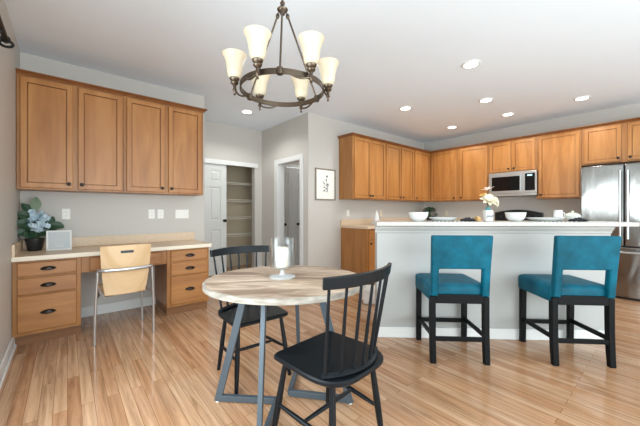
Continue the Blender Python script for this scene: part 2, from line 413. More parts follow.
# ---------------------------------------------------------------- cabinets
def shaker(name, parent, O, U, w, h, knob_at=None, t=.02, mat='maple', fr=.045):
    O, U = Vector(O), Vector(U); N = U.cross(Z3)
    d = MB().inset(O, U, Z3, w, h, ((0, 0), (0, t-.004), (.004, t), (fr, t), (fr+.002, t-.009), (fr+.0055, t-.009), (fr+.010, t-.007)))
    d.bm.faces.ensure_lookup_table()
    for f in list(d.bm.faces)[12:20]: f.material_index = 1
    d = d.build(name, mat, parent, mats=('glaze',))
    if knob_at is not None:
        k = MB(); knob(k, O+U*knob_at[0]+Z3*knob_at[1]+N*t, N); k.build('knob', 'bronze', d, smooth=True)
    return d
def wall_cabinet(label, O, U, w, z0, z1, doors, depth=.325, group=None, ends=(0, 0)):
    """O: lower corner of the face, U along the face; doors: (start, width, knob side)"""
    O, U = Vector(O), Vector(U); N = U.cross(Z3); O = Vector((O.x, O.y, z0))
    root = thing('wall_cabinet', label, 'cabinet', O-N*depth/2+U*w/2, 0, group, world=True)
    p = [O, O+U*w, O+U*w-N*depth, O-N*depth]
    MB().rings([p, [q+Z3*(z1-z0) for q in p]]).build('cabinet_body', 'oakbox', root, bevel=.002)
    for s0, dw, kn in doors:
        kx = dw-.03 if kn == 'r' else .03
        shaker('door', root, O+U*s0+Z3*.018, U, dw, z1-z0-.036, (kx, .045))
    return root
X1 = Vector((1, 0, 0)); YM = Vector((0, -1, 0))
UB, UT = 1.368, 2.42
G1, G2 = 'upper cabinets over the desk', 'upper kitchen cabinets'
fy = YD-.33
wall_cabinet('maple two-door wall cabinet over the desk, touching the left wall', (XL+.004, fy, 0), X1, .822, UB, UT, ((.025, .372, 'r'), (.437, .370, 'l')), group=G1)
wall_cabinet('maple two-door wall cabinet over the desk, beside the white closet door', (XL+.828, fy, 0), X1, .85, UB, UT, ((.025, .378, 'r'), (.443, .380, 'l')), group=G1)
fy2 = YP-.33
wall_cabinet('maple two-door wall cabinet at the open end, nearest the botanical print', (3.615, fy2, 0), X1, .873, UB, UT, ((.035, .41, 'r'), (.450, .40, 'l')), group=G2)
wall_cabinet('maple two-door wall cabinet on the print wall, second from its open end', (4.49, fy2, 0), X1, .932, UB, UT, ((.02, .435, 'r'), (.495, .42, 'l')), group=G2)
wall_cabinet('maple one-door wall cabinet on the print wall, right before the corner', (5.424, fy2, 0), X1, .62, UB, UT, ((.025, .575, 'l'),), group=G2)
fx = XK-.33
wall_cabinet('wide maple two-door wall cabinet left of the microwave, starting at the corner', (fx, fy2, 0), YM, 1.20, UB, UT, ((.045, .535, 'r'), (.665, .51, 'l')), group=G2)
wall_cabinet('short maple two-door cabinet directly above the microwave', (fx, 2.243, 0), YM, .742, 1.855, UT, ((.02, .34, 'r'), (.385, .335, 'l')), group=G2)
wall_cabinet('maple wall cabinet with one wide door between microwave and fridge', (fx, 1.498, 0), YM, .575, UB, UT, ((.03, .52, 'l'),), group=G2)
wall_cabinet('short maple two-door cabinet above the stainless fridge', (fx, .92, 0), YM, .96, 1.862, UT, ((.03, .40, 'r'), (.49, .42, 'l')), group=G2)
# crown mouldings along the cabinet tops
def crown(name, path, z):
    prof = [(-.01, 0), (.006, 0), (.014, .012), (.028, .022), (.040, .027), (.040, .037), (-.01, .037)]
    pts = [Vector(p) for p in path]; rs = []
    for i, p in enumerate(pts):
        ns = []
        if i: t = (pts[i]-pts[i-1]).normalized(); ns.append(Vector((t.y, -t.x, 0)))
        if i < len(pts)-1: t = (pts[i+1]-pts[i]).normalized(); ns.append(Vector((t.y, -t.x, 0)))
        n = sum(ns, Vector()); n = n/len(ns); n = n/ n.length_squared if n.length > 1e-4 else n
        rs.append([p+n*a+Z3*(z+b) for a, b in prof])
    return struct(name, MB().rings(rs), 'crown')
crown('trim_4', [(XL+.003, fy, 0), (1.320, fy, 0), (1.320, YD-.002, 0)], UT)
crown('trim_5', [(3.615, YP-.002, 0), (3.615, fy2, 0), (fx, fy2, 0), (fx, -.04, 0)], UT)
# desk base units
def cup_pull(parent, c, U, a=.048):
    c, U = Vector(c), Vector(U); N = U.cross(Z3); m = MB(); rs = []
    for j in range(6):
        v = PI/2*j/5
        rs.append([c+U*(a*math.cos(PI*k/12)*math.cos(v*.96))+N*(.024*math.sin(PI*k/12)*math.cos(v*.6)+.001)+Z3*(.026*math.sin(v)-.008) for k in range(13)])
    vv = [[m.bm.verts.new(p) for p in r] for r in rs]
    for i in range(5):
        for k in range(12): m.face((vv[i][k], vv[i][k+1], vv[i+1][k+1], vv[i+1][k]))
    m.tube([c+U*(a*1.08*math.cos(q*PI/8))+Z3*(.022*math.sin(q*PI/8)-.008)+N*.002 for q in range(9)], .004, 6)
    m.tube([c+U*(a*(.95-.19*q))+Z3*(-.008-.006*math.sin(PI*q/10))+N*(.004+.018*math.sin(PI*q/10)) for q in range(11)], .003, 6)
    return m.build('cup_pull', 'bronze', parent, smooth=True)
def drawer(root, O, U, w, h, pull=True):
    O, U = Vector(O), Vector(U); N = U.cross(Z3)
    d = MB().inset(O, U, Z3, w, h, ((0, 0), (0, .015), (.006, .02))).build('drawer', 'maple_h', root)
    if pull: cup_pull(d, O+U*w/2+Z3*h/2+N*.02, U)
    return d
YF = 3.60
def desk_unit(label, x0, x1, dr):
    root = thing('desk_drawer_unit', label, 'cabinet', ((x0+x1)/2, 3.9, 0), 0, 'drawer units under the desk', world=True)
    MB().box(x0, x1, YF, YD-.002, .095, .739).build('cabinet_body', 'oakbox', root, bevel=.002)
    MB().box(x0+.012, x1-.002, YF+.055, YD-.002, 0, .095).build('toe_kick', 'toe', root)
    for z0, z1 in ((.604, .722), (.448, .588), (.125, .436)): drawer(root, (dr[0], YF, z0), X1, dr[1]-dr[0], z1-z0)
desk_unit('three-drawer maple unit under the desk, against the left wall', XL+.003, .098, (-.326, .067))
desk_unit('three-drawer maple unit under the desk end, nearest the closet', .837, 1.295, (.873, 1.275))
root = thing('desk_apron', 'shallow maple drawer bridging the knee space behind the blond chair', 'drawer', (.47, 3.8, .58), world=True)
MB().box(.1, .835, YF+.004, 4.1, .585, .739).build('cabinet_body', 'oakbox', root, bevel=.002)
drawer(root, (.162, YF+.004, .60), X1, .615, .122, False)
root = thing('desk_countertop', 'speckled beige desk countertop with backsplash running over the drawers', 'countertop', (.47, 3.87, .74), world=True)
MB().box(XL+.002, 1.312, 3.562, YD-.002, .741, .78).build('worktop', 'lam', root, bevel=.004)
MB().box(XL+.002, 1.314, 3.555, 3.5615, .741, .7805).build('edge_band', 'lam_edge', root, bevel=.002)
MB().box(XL+.022, 1.312, YD-.022, YD-.002, .7805, .885).build('backsplash', 'lam', root, bevel=.003)
MB().box(XL+.002, XL+.0215, 3.565, YD-.002, .7805, .885).build('side_splash', 'lam', root, bevel=.003)
# kitchen base run along the picture wall and the kitchen wall
def base_cab(label, O, U, w, doors, depth=.60):
    O, U = Vector(O), Vector(U); N = U.cross(Z3)
    root = thing('base_cabinet', label, 'cabinet', O+U*w/2-N*depth/2, 0, 'base cabinets', world=True)
    def bx(u0, u1, n0, n1, z0, z1):
        p = [O+U*u0+N*n0, O+U*u1+N*n0, O+U*u1+N*n1, O+U*u0+N*n1]
        return MB().rings([[q+Z3*z0 for q in p], [q+Z3*z1 for q in p]])
    bx(0, w, -depth, 0, .1, .872).build('cabinet_body', 'oakbox', root, bevel=.002)
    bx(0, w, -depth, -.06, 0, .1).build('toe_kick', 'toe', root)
    for u0, dw in doors:
        d = MB().inset(O+U*u0+Z3*.70, U, Z3, dw, .145, ((0, 0), (0, .015), (.006, .02))).build('drawer', 'maple_h', root)
        k = MB(); knob(k, O+U*(u0+dw/2)+Z3*.772+N*.02, N); k.build('knob', 'bronze', d, smooth=True)
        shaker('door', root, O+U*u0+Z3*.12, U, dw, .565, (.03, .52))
    return root
base_cab('maple base cabinet with plain end panel, below the white switch plate', (3.665, YP-.602, 0), X1, .80, ((.03, .36), (.41, .36)))
base_cab('maple base cabinet on the print wall behind the island, beside the corner', (4.468, YP-.602, 0), X1, 1.30, ((.03, .60), (.66, .60)))
base_cab('maple base cabinet between the corner and the black range', (XK-.602, 3.17, 0), YM, .93, ((.03, .42), (.48, .42)))
base_cab('narrow maple base cabinet between the black range and the fridge', (XK-.602, 1.46, 0), YM, .545, ((.03, .48),))
root = thing('kitchen_countertop', 'beige laminate countertop with backsplash along the print wall and corner', 'countertop', (5, 3.5, .874), world=True)
MB().prism([(3.655, YP-.002), (3.655, YP-.63), (XK-.63, YP-.63), (XK-.63, 2.242), (XK-.002, 2.242), (XK-.002, YP-.002)], .874, .914).build('worktop', 'lam', root, bevel=.004)
MB().prism([(3.655, YP-.002), (3.655, YP-.022), (XK-.022, YP-.022), (XK-.022, 2.242), (XK-.002, 2.242), (XK-.002, YP-.002)], .9145, 1.015).build('backsplash', 'lam', root, bevel=.003)
root = thing('kitchen_countertop', 'short beige laminate countertop between range and fridge', 'countertop', (6.0, 1.2, .874), world=True)
MB().box(XK-.63, XK-.002, .905, 1.468, .874, .914).build('worktop', 'lam', root, bevel=.004)
MB().box(XK-.022, XK-.002, .905, 1.468, .9145, 1.015).build('backsplash', 'lam', root, bevel=.003)
# ---------------------------------------------------------------- appliances
root = thing('microwave', 'stainless over-the-range microwave with black window under the short cabinet', 'microwave', (6.17, 1.855, 1.43), world=True)
xm = 5.985; ya, yb = 2.225, 1.486; z0, z1 = 1.432, 1.853
MB().box(xm+.022, XK-.002, yb, ya, z0, z1).build('housing', 'dark', root)
dm = MB()
dm.box(xm, xm+.02, yb+.20, ya, z0+.045, z1-.0).build('door', 'steel_bright', root, bevel=.003)
MB().box(xm-.003, xm+.001, yb+.245, ya-.05, z0+.095, z1-.075).build('window', 'glassblack', root)
MB().box(xm, xm+.02, yb, yb+.198, z0+.045, z1).build('control_panel', 'steel_bright', root, bevel=.003)
p = MB().box(xm-.003, xm+.001, yb+.022, yb+.165, z0+.085, z1-.045).build('keypad', 'glassblack', root)
MB().box(xm-.005, xm-.0032, yb+.06, yb+.13, z1-.09, z1-.068).build('clock', 'led', p)
m = MB().tube([(xm-.035, yb+.222, z0+.09), (xm-.035, yb+.222, z1-.06)], .011, 10)
for z in (z0+.11, z1-.08): m.tube([(xm-.035, yb+.222, z), (xm+.002, yb+.222, z)], .007, 8)
m.build('handle', 'chrome', root, smooth=True)
MB().box(xm+.004, xm+.02, yb, ya, z0, z0+.042).build('lower_vent', 'steel_bright', root, bevel=.003)
# range below it
root = thing('range', 'black range with curved backguard below the microwave', 'stove', (6.05, 1.853, 0), world=True)
MB().box(5.74, XK-.004, 1.477, 2.232, .02, .905).build('oven_body', 'dark', root, bevel=.005)
MB().box(5.715, 5.739, 1.49, 2.22, .22, .80).build('oven_door', 'glassblack', root, bevel=.004)
MB().tube([(5.68, 1.54, .76), (5.68, 2.17, .76)], .012, 10).tube([(5.68, 1.56, .76), (5.72, 1.56, .76)], .008).tube([(5.68, 2.15, .76), (5.72, 2.15, .76)], .008).build('oven_handle', 'chrome', root, smooth=True)
MB().box(5.73, XK-.08, 1.477, 2.232, .906, .918).build('cooktop', 'glassblack', root, bevel=.003)
pr = [(1.477, .906)]+[(1.477+.755*i/12, 1.135+.055*math.sin(PI*i/12)) for i in range(13)]+[(2.232, .906)]
bgm = MB().rings([[(XK-.085, y, z) for y, z in pr], [(XK-.004, y, z) for y, z in pr]]).build('backguard', 'dark', root, bevel=.004)
for y in (1.58, 1.68, 2.03, 2.13):
    k = MB(); k.lathe([(.02, 0), (.018, .02), (.006, .022)], (XK-.085, y, 1.06), 14, (-1, 0, 0)); k.build('control_knob', 'dark', bgm, smooth=True)
# refrigerator
root = thing('refrigerator', 'stainless French-door refrigerator at the right edge of the kitchen', 'refrigerator', (6.0, .43, 0), world=True)
xf = 5.60; fy0, fy1, fg = -.01, .866, .428
MB().box(xf+.075, XK-.03, fy0, fy1, .03, 1.775).build('fridge_body', 'frame', root, bevel=.004)
for y0, y1, hy in ((fg+.005, fy1, fg+.035), (fy0, fg-.005, fg-.035)):
    d = MB().box(xf, xf+.07, y0, y1, .70, 1.79).build('fridge_door', 'steel', root, bevel=.012, seg=3)
    h = MB().tube([(xf-.055, hy, .80), (xf-.055, hy, 1.70)], .013, 12)
    for z in (.84, 1.66): h.tube([(xf-.055, hy, z), (xf+.002, hy, z)], .009, 8)
    h.build('handle', 'chrome', d, smooth=True)
d = MB().box(xf, xf+.07, fy0, fy1, .03, .69).build('freezer_drawer', 'steel', root, bevel=.012, seg=3)
h = MB().tube([(xf-.05, fy0+.06, .625), (xf-.05, fy1-.06, .625)], .013, 12)
for y in (fy0+.1, fy1-.1): h.tube([(xf-.05, y, .625), (xf+.002, y, .625)], .009, 8)
h.build('handle', 'chrome', d, smooth=True)
MB().box(xf+.02, xf+.074, fy0, fy1, 0, .028).build('toe_grille', 'dark', root)
# ---------------------------------------------------------------- island with raised bar
IR = math.radians(-2.5)
io = c2w(.53, 2.78)
isl = thing('kitchen_island', 'grey kitchen island with white baseboard and raised pale bar top', 'island', io, -YAW+IR)
L = 2.085
MB().box(0, L, 0, .13, 0, 1.028).build('knee_wall', 'island', isl)
MB().box(-.012, L+.012, -.014, -.0005, 0, .095).box(-.013, -.0005, -.0005, .13, 0, .095).build('baseboard', 'white', isl, bevel=.004)
prof = [(0, 0), (-.012, .004), (-.014, .02), (-.034, .046), (-.04, .062), (0, .062)]
cr = [[(-.02+(-y)*.0, y-.001, .964+z) for y, z in prof], [(L+.0, y-.001, .964+z) for y, z in prof]]
MB().rings(cr).build('crown_trim', 'island', isl)
MB().box(-.012, L+.19, -.062, .31, 1.030, 1.068).build('bar_top', 'bar', isl, bevel=.006, seg=3)
MB().box(.27, L-.02, .131, .70, .1, .872).build('cabinet_body', 'oakbox', isl)
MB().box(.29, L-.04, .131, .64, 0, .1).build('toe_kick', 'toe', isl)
MB().box(.25, L, .131, .73, .874, .914).build('lower_counter', 'lam', isl, bevel=.004)
def bar_pt(px, d=2.9, z=1.0685):
    return c2w((px-320)/F_PX*d, d, z)
# ---------------------------------------------------------------- bar stools
def bar_stool(label, loc, rz):
    t = thing('bar_stool', label, 'stool', loc, rz, 'teal bar stools at the island')
    def post(x, ys, zs, sx, ss):
        rs = []
        for y, z, s in zip(ys, zs, ss): rs.append([(x-sx/2, y-s/2, z), (x+sx/2, y-s/2, z), (x+sx/2, y+s/2, z), (x-sx/2, y+s/2, z)])
        return MB().rings(rs)
    for sx in (-1, 1):
        post(sx*.2, (-.218, -.208, -.202, -.2, -.2), (0, .12, .24, .38, .512), .042, (.036, .042, .045, .046, .046)).build('leg', 'blackwood', t, bevel=.003)
        post(sx*.2, (.195, .192, .19), (0, .25, .4715), .042, (.034, .04, .044)).build('leg', 'blackwood', t, bevel=.003)
    for sx in (-1, 1): MB().box(sx*.2-.009, sx*.2+.009, -.20, .175, .185, .22).build('stretcher', 'blackwood', t, bevel=.003)
    MB().box(-.18, .18, -.223, -.205, .168, .203).build('stretcher', 'blackwood', t, bevel=.003)
    MB().box(-.18, .18, .182, .2, .168, .203).build('stretcher', 'blackwood', t, bevel=.003)
    MB().box(-.178, .178, -.222, -.2055, .458, .528).build('seat_rail', 'blackwood', t, bevel=.003)
    # cushion
    s = MB()
    def ring(i, z): return [(-.222+i, -.205+i, z), (.222-i, -.205+i, z), (.222-i, .225-i, z), (-.222+i, .225-i, z)]
    s.rings([ring(.006, .472), ring(0, .48), ring(0, .575), ring(.006, .59), ring(.03, .604), ring(.09, .61)])
    s.build('seat_cushion', 'teal', t, bevel=.014, seg=3)
    # back: an upholstered inverted U with an open slot above the seat
    xs = (-.218, -.163, .163, .218); zs = (.515, .728, .985)
    yb = lambda z: -.235-(z-.52)*.10
    b = MB(); V = {}
    for i in range(4):
        for j in range(3):
            for k in (0, 1):
                f = 1.0 + (.03 if j == 2 else 0)
                V[i, j, k] = b.bm.verts.new((xs[i]*f, yb(zs[j])+k*(.052 if j < 2 else .046), zs[j]))
    cells = [(0, 0), (2, 0), (0, 1), (1, 1), (2, 1)]
    for (i, j) in cells:
        for k in (0, 1): b.face([V[i, j, k], V[i+1, j, k], V[i+1, j+1, k], V[i, j+1, k]])
        for (di, dj, e) in ((-1, 0, ((i, j), (i, j+1))), (1, 0, ((i+1, j), (i+1, j+1))), (0, -1, ((i, j), (i+1, j))), (0, 1, ((i, j+1), (i+1, j+1)))):
            if (i+di, j+dj) not in cells: b.face([V[e[0]+(0,)], V[e[1]+(0,)], V[e[1]+(1,)], V[e[0]+(1,)]])
    b.build('backrest', 'teal', t, bevel=.012, seg=3)
    return t
st = bar_stool('teal leather bar stool at the island, nearer the dining table', c2w(1.083, 2.51), -YAW+math.radians(-3.5))
dup(st, c2w(1.998, 2.47), -YAW+math.radians(-4.5), 'teal leather bar stool at the island, nearer the refrigerator')
# ---------------------------------------------------------------- dining table
TC = (-.212, 1.868)
tb = thing('dining_table', 'round washed-wood dining table on a dark metal base', 'table', c2w(*TC), -YAW)
A_, B_ = .492, .446
def ell(a, b, z, n=72): return [(a*math.cos(2*PI*k/n), b*math.sin(2*PI*k/n), z) for k in range(n)]
MB().rings([ell(A_-.012, B_-.012, .750), ell(A_, B_, .746), ell(A_, B_, .720), ell(A_-.008, B_-.008, .7165)], cap0=False).build('table_edge', 'tableedge', tb, smooth=True)
MB().rings([ell(A_-.0125, B_-.0125, .7165), ell(A_-.0125, B_-.0125, .7502)]).build('tabletop', 'tabletop', tb)
# foot corners and ends, relative to the table centre
K1, K2 = (-.05, -.06), (.02, .02)
Apt, Bpt, Dpt, Cpt = (-.415, -.03), (-.082, -.43), (.395, -.05), (.055, .40)
def leg(p, q, wide, nm='leg'):
    MB().bar((p[0], p[1], .005), (q[0], q[1], .7125), wide[0], wide[1], wide[2]).build(nm, 'frame', tb, bevel=.002)
leg(Apt, (-.24, -.015), (.024, .042, (1, 0, 0)))
leg(Dpt, (.20, -.03), (.024, .042, (1, 0, 0)))
leg(Bpt, (-.092, -.235), (.024, .042, (0, 1, 0)))
leg(Cpt, (.045, .215), (.024, .042, (0, 1, 0)))
def fb(p, q): MB().bar((p[0], p[1], .024), (q[0], q[1], .024), .026, .036).build('foot_bar', 'frame', tb, bevel=.002)
fb(Apt, K1); fb(K1, Bpt); fb(Dpt, K2); fb(K2, Cpt)
MB().box(-.26, .26, -.03, .03, .702, .7125).box(-.03, .03, -.26, .26, .702, .7125).build('top_brace', 'frame', tb)
for p in (Apt, Bpt, Dpt, Cpt): MB().lathe([(.012, 0), (.012, .006)], (p[0], p[1], 0), 12).build('leveling_foot', 'plast', tb)
# hurricane candle holder
cc = c2w(-.238, 1.89, .7505)
hc = thing('hurricane_candle_holder', 'clear footed glass hurricane vase standing on the dining table', 'candle holder', cc)
MB().lathe([(.078, 0), (.080, .004), (.078, .008), (.05, .012), (.02, .018), (.013, .03), (.013, .045), (.025, .054)], n=40).build('glass_foot', 'glass_foot', hc, smooth=True)
MB().lathe([(.02, .0545), (.07, .058), (.079, .062), (.079, .245), (.0755, .245), (.0755, .066), (.0, .064)], n=40, capped=True).build('glass_vessel', 'glass', hc, smooth=True)
cn = thing('pillar_candle', 'ivory pillar candle inside the clear hurricane glass', 'candle', (cc.x, cc.y, cc.z+.0665))
MB().lathe([(.037, 0), (.039, .003), (.039, .118), (.036, .124), (.02, .122), (.0, .121)], n=28).build('wax_body', 'wax', cn, smooth=True)
MB().tube([(0, 0, .12), (.001, 0, .134)], .0014, 6).build('wick', 'iron', cn)
# ---------------------------------------------------------------- spindle back chairs
def spindle_chair(label, loc, rz):
    t = thing('dining_chair', label, 'chair', loc, rz, 'black spindle-back chairs at the table')
    # seat outline
    P = []
    def arc(cx, cy, rx, ry, a0, a1, n):
        for i in range(n+1):
            a = a0+(a1-a0)*i/n; P.append((cx+rx*math.cos(a), cy+ry*math.sin(a)))
    arc(.175, .152, .04, .035, 0, PI/2, 5); arc(-.175, .152, .04, .035, PI/2, PI, 5)
    n = 22
    for i in range(n+1):
        a = PI+PI*i/n; c, s = math.cos(a), math.sin(a)
        P.append((.222*math.copysign(abs(c)**.55, c), -.06+.195*math.copysign(abs(s)**.8, s)))
    def sc(f, z): return [(x*f, (y+.03)*f-.03, z) for x, y in P]
    MB().rings([sc(.955, .424), sc(1, .434), sc(1, .446), sc(.975, .452), sc(.80, .449), sc(.5, .445)]).build('seat', 'black', t, smooth=True)
    tops = {(-1, 1): (-.168, .125), (1, 1): (.168, .125), (-1, -1): (-.145, -.165), (1, -1): (.145, -.165)}
    bots = {(-1, 1): (-.208, .192), (1, 1): (.208, .192), (-1, -1): (-.19, -.205), (1, -1): (.19, -.205)}
    def at(k, z):
        f = z/.43; a, b = tops[k], bots[k]; return Vector((b[0]+(a[0]-b[0])*f, b[1]+(a[1]-b[1])*f, z))
    for k in tops:
        MB().tube([at(k, z) for z in (0, .03, .14, .22, .30, .43)], [.0125, .0135, .0165, .0175, .0155, .013], 12).build('leg', 'black', t, smooth=True)
    mids = []
    for sx in (-1, 1):
        a, b = at((sx, 1), .20), at((sx, -1), .18); mids.append((a+b)/2)
        MB().tube([a+(b-a)*q for q in (0, .25, .5, .75, 1)], [.008, .011, .0125, .011, .008], 10).build('stretcher', 'black', t, smooth=True)
    a, b = mids
    MB().tube([a+(b-a)*q for q in (0, .25, .5, .75, 1)], [.008, .011, .0125, .011, .008], 10).build('stretcher', 'black', t, smooth=True)
    # arc on which the spindles stand
    def arcp(u, R, z): return Vector((R[0]*u, R[1]+R[2]*u*u, z))
    low = (.197, -.222, .075); top = (.240, -.276, .068)
    q = [arcp(-1+i/8, low, .46) for i in range(17)]
    MB().tube(q, .013, 4, squash=(1.05, 1.5)).build('spindle_shoe', 'black', t)
    for i in range(7):
        u = -.93+1.86*i/6
        a, b = arcp(u, low, .462), arcp(u, top, .86)
        MB().tube([a+(b-a)*s for s in (0, .3, .6, 1)], [.0085, .0088, .0078, .0065], 10).build('spindle', 'black', t, smooth=True)
    rs = []
    for i in range(21):
        u = -1.03+2.06*i/20; p = arcp(u, top, 0); nrm = Vector((-2*top[2]*u, top[0], 0)).normalized()
        lean = .008
        h0, h1 = .850, .902+.004*(1-u*u)
        rs.append([p-nrm*.010+Z3*h0, p+nrm*.010+Z3*h0, p+nrm*(.010-lean)+Z3*h1, p-nrm*(.010+lean)+Z3*h1])
    MB().rings(rs).build('crest_rail', 'black', t, bevel=.004)
    return t
def facing(r, d):
    v = RT*r+FW*d; return math.atan2(v.y, v.x)-PI/2
ch = spindle_chair('black spindle-back chair in front, its back towards the viewer', c2w(.038, 1.524), facing(-.715, .70))
dup(ch, c2w(-.485, 2.16), facing(.61, -.79), 'black spindle-back chair behind the table, facing the viewer').scale = (.95, .95, .98)
# ---------------------------------------------------------------- desk chair (blond shell, chrome legs)
dc = thing('desk_chair', 'blond plywood shell chair with chrome legs pulled up to the desk', 'chair', (.408, 3.455, 0), 0)
# shell: back curves down into seat; local -y is the back
rows = [(-.300, .858, .208), (-.296, .80, .206), (-.285, .70, .201), (-.268, .60, .192), (-.252, .50, .180), (-.236, .42, .168), (-.205, .402, .164), (-.15, .408, .168), (-.02, .418, .18), (.12, .432, .19), (.19, .438, .188), (.215, .432, .178)]
m = MB(); NX = 16
def shell_pt(r, i, lay):
    y, z, hw = rows[r]; u = -1+2*i/NX
    bow = .040*(1-u*u) if r < 6 else .0
    k = max(0, (6-r)/6)
    yy = y-bow*.9+.02+lay*(.012 if r < 6 else .004); zz = z+lay*(.003 if r < 6 else .012)
    if r == 0: zz += .006*(1-u*u)
    return (hw*u*.93, yy, zz)
G = {}
for lay in (0, 1):
    for r in range(len(rows)):
        for i in range(NX+1): G[lay, r, i] = m.bm.verts.new(shell_pt(r, i, lay))
for r in range(len(rows)-1):
    for i in range(NX):
        for lay in (0, 1): m.face([G[lay, r, i], G[lay, r, i+1], G[lay, r+1, i+1], G[lay, r+1, i]])
for r in range(len(rows)-1):
    for i in (0, NX): m.face([G[0, r, i], G[0, r+1, i], G[1, r+1, i], G[1, r, i]])
for i in range(NX):
    for r in (0, len(rows)-1): m.face([G[0, r, i], G[0, r, i+1], G[1, r, i+1], G[1, r, i]])
shell = m.build('seat_shell', 'ply', dc, smooth=True)
# oblong hand slot, cut through the back
cut = MB()
pts = []
for sx, a0 in ((1, -PI/2), (-1, PI/2)):
    for i in range(7): a = a0+PI*i/6; pts.append((sx*.04+.012*math.cos(a), .806+.012*math.sin(a)))
cut.rings([[(x, -.42, z) for x, z in pts], [(x, -.2, z) for x, z in pts]])
me = bpy.data.meshes.new('slot'); bmesh.ops.recalc_face_normals(cut.bm, faces=cut.bm.faces); cut.bm.to_mesh(me); cut.bm.free()
co = bpy.data.objects.new('slot', me); COL.objects.link(co); co.parent = dc
bpy.context.view_layer.update()
bo = shell.modifiers.new('slot', 'BOOLEAN'); bo.operation = 'DIFFERENCE'; bo.object = co; bo.solver = 'EXACT'
bpy.context.view_layer.update()
nm = bpy.data.meshes.new_from_object(shell.evaluated_get(bpy.context.evaluated_depsgraph_get()))
shell.modifiers.clear(); shell.data = nm
bpy.data.objects.remove(co)
g_ = MB(); g_.rings([[(x*.985, -.312, .806+(z-.806)*.96) for x, z in pts], [(x*.985, -.306, .806+(z-.806)*.96) for x, z in pts]])
g_.build('slot_shade', 'dark', shell)  # dark pill filling the slot, standing in for the shade inside it
try: shell.data.set_sharp_from_angle(angle=math.radians(40))
except Exception: pass
# back legs rise to carry the chrome band around the back
for sx in (-1, 1):
    MB().tube([(sx*.228, -.215, 0), (sx*.226, -.222, .2), (sx*.218, -.236, .45), (sx*.210, -.25, .60), (sx*.208, -.253, .645)], .011, 10).build('leg', 'chrome', dc, smooth=True)
    MB().tube([(sx*.205, .22, 0), (sx*.198, .205, .25), (sx*.19, .19, .425)], .011, 10).build('leg', 'chrome', dc, smooth=True)
    MB().tube([(sx*.229, -.23, .40), (sx*.19, -.12, .403), (sx*.19, .15, .415)], .009, 8).build('seat_support', 'chrome', dc, smooth=True)
band = [(.208*math.cos(PI*i/20), -.250-.075*math.sin(PI*i/20)**.8, .652+.0*i) for i in range(21)]
MB().tube(band, .011, 10, squash=(1.25, .7)).build('back_band', 'chrome', dc, smooth=True)
# ---------------------------------------------------------------- chandelier
CX = c2w(-.233, 1.86)
chd = thing('chandelier', 'brushed nickel ring chandelier with frosted bell shades over the table', 'chandelier', (CX.x, CX.y, 1.92), -YAW)
R = .250
ringp = []
def cir(r, z, n=64): return [(r*math.cos(2*PI*k/n), r*math.sin(2*PI*k/n), z) for k in range(n)]
MB().rings([cir(R, -.015), cir(R+.008, -.016), cir(R+.008, .016), cir(R, .015)], closed=True).build('ring', 'nickel', chd, smooth=True)
HZ = .49
MB().lathe([(.004, -.03), (.014, -.022), (.016, -.01), (.03, 0), (.034, .01), (.02, .02), (.012, .035), (.016, .05), (.007, .065)], (0, 0, HZ), 20).build('hub', 'nickel', chd, smooth=True)
for k in range(3):
    a = math.radians(-90+4+120*k); c, s = math.cos(a), math.sin(a)
    MB().tube([(.03*c, .03*s, HZ-.005), (.042*c, .042*s, HZ-.03), ((R-.002)*c, (R-.002)*s, .012)], .006, 10).lathe([(.006, 0), (.012, .008), (.012, .02), (.006, .03)], (.036*c, .036*s, HZ-.035), 12).build('suspension_rod', 'nickel', chd, smooth=True)
    MB().lathe([(.01, -.022), (.018, -.018), (.02, 0), (.018, .018), (.01, .022)], ((R+.004)*c, (R+.004)*s, 0), 12).build('rod_clamp', 'nickel', chd, smooth=True)
RS = .288
for k in range(6):
    a = math.radians(-90-20+60*k); c, s = math.cos(a), math.sin(a)
    a2 = a-.42
    pts = []
    for i in range(9):
        f = i/8; aa = a2+(a-a2)*f; rr = R+.008+(RS-R-.008)*f**1.6; pts.append((rr*math.cos(aa), rr*math.sin(aa), -.012-.018*math.sin(PI*f*.9)))
    arm = MB().tube(pts, .0055, 8).build('arm', 'nickel', chd, smooth=True)
    h = MB().lathe([(.003, -.052), (.008, -.046), (.004, -.038), (.007, -.03), (.013, -.022), (.009, -.008), (.01, .008), (.02, .016), (.024, .024), (.018, .032), (.028, .042), (.03, .05), (.026, .054)], (RS*c, RS*s, 0), 16).build('shade_holder', 'nickel', arm, smooth=True)
    MB().lathe([(.024, .05), (.034, .056), (.041, .07), (.044, .09), (.047, .115), (.053, .145), (.061, .170), (.074, .192), (.0725, .1935), (.059, .171), (.050, .145), (.044, .115), (.039, .08), (.0, .07)], (RS*c, RS*s, 0), 24).build('shade', 'shade', chd, smooth=True)
for k in range(6):
    a = math.radians(-90-20+60*k)
    l = bpy.data.lights.new('chandelier_bulb', 'POINT'); l.energy = .36; l.shadow_soft_size = .04; l.color = (.96, .98, 1)
    o = bpy.data.objects.new('chandelier_bulb', l); COL.objects.link(o); o.location = CX+Matrix.Rotation(-YAW, 3, 'Z') @ Vector((RS*math.cos(a), RS*math.sin(a), 1.92+.23))
m = MB()
for i in range(5):
    z = HZ+.085+.052*i
    q = [(0, 0, 0)]*0
    for j in range(16):
        b_ = 2*PI*j/16; x, zz = .012*math.cos(b_), .032*math.sin(b_)
        q.append((x, 0, z+zz) if i % 2 else (0, x, z+zz))
    m.tube(q, .003, 6, closed=True)
m.build('chain', 'nickel', chd, smooth=True)
MB().lathe([(.012, -.05), (.02, -.03), (.055, -.02), (.062, 0)], (0, 0, CH-1.92-.001), 24).build('canopy', 'nickel', chd, smooth=True)
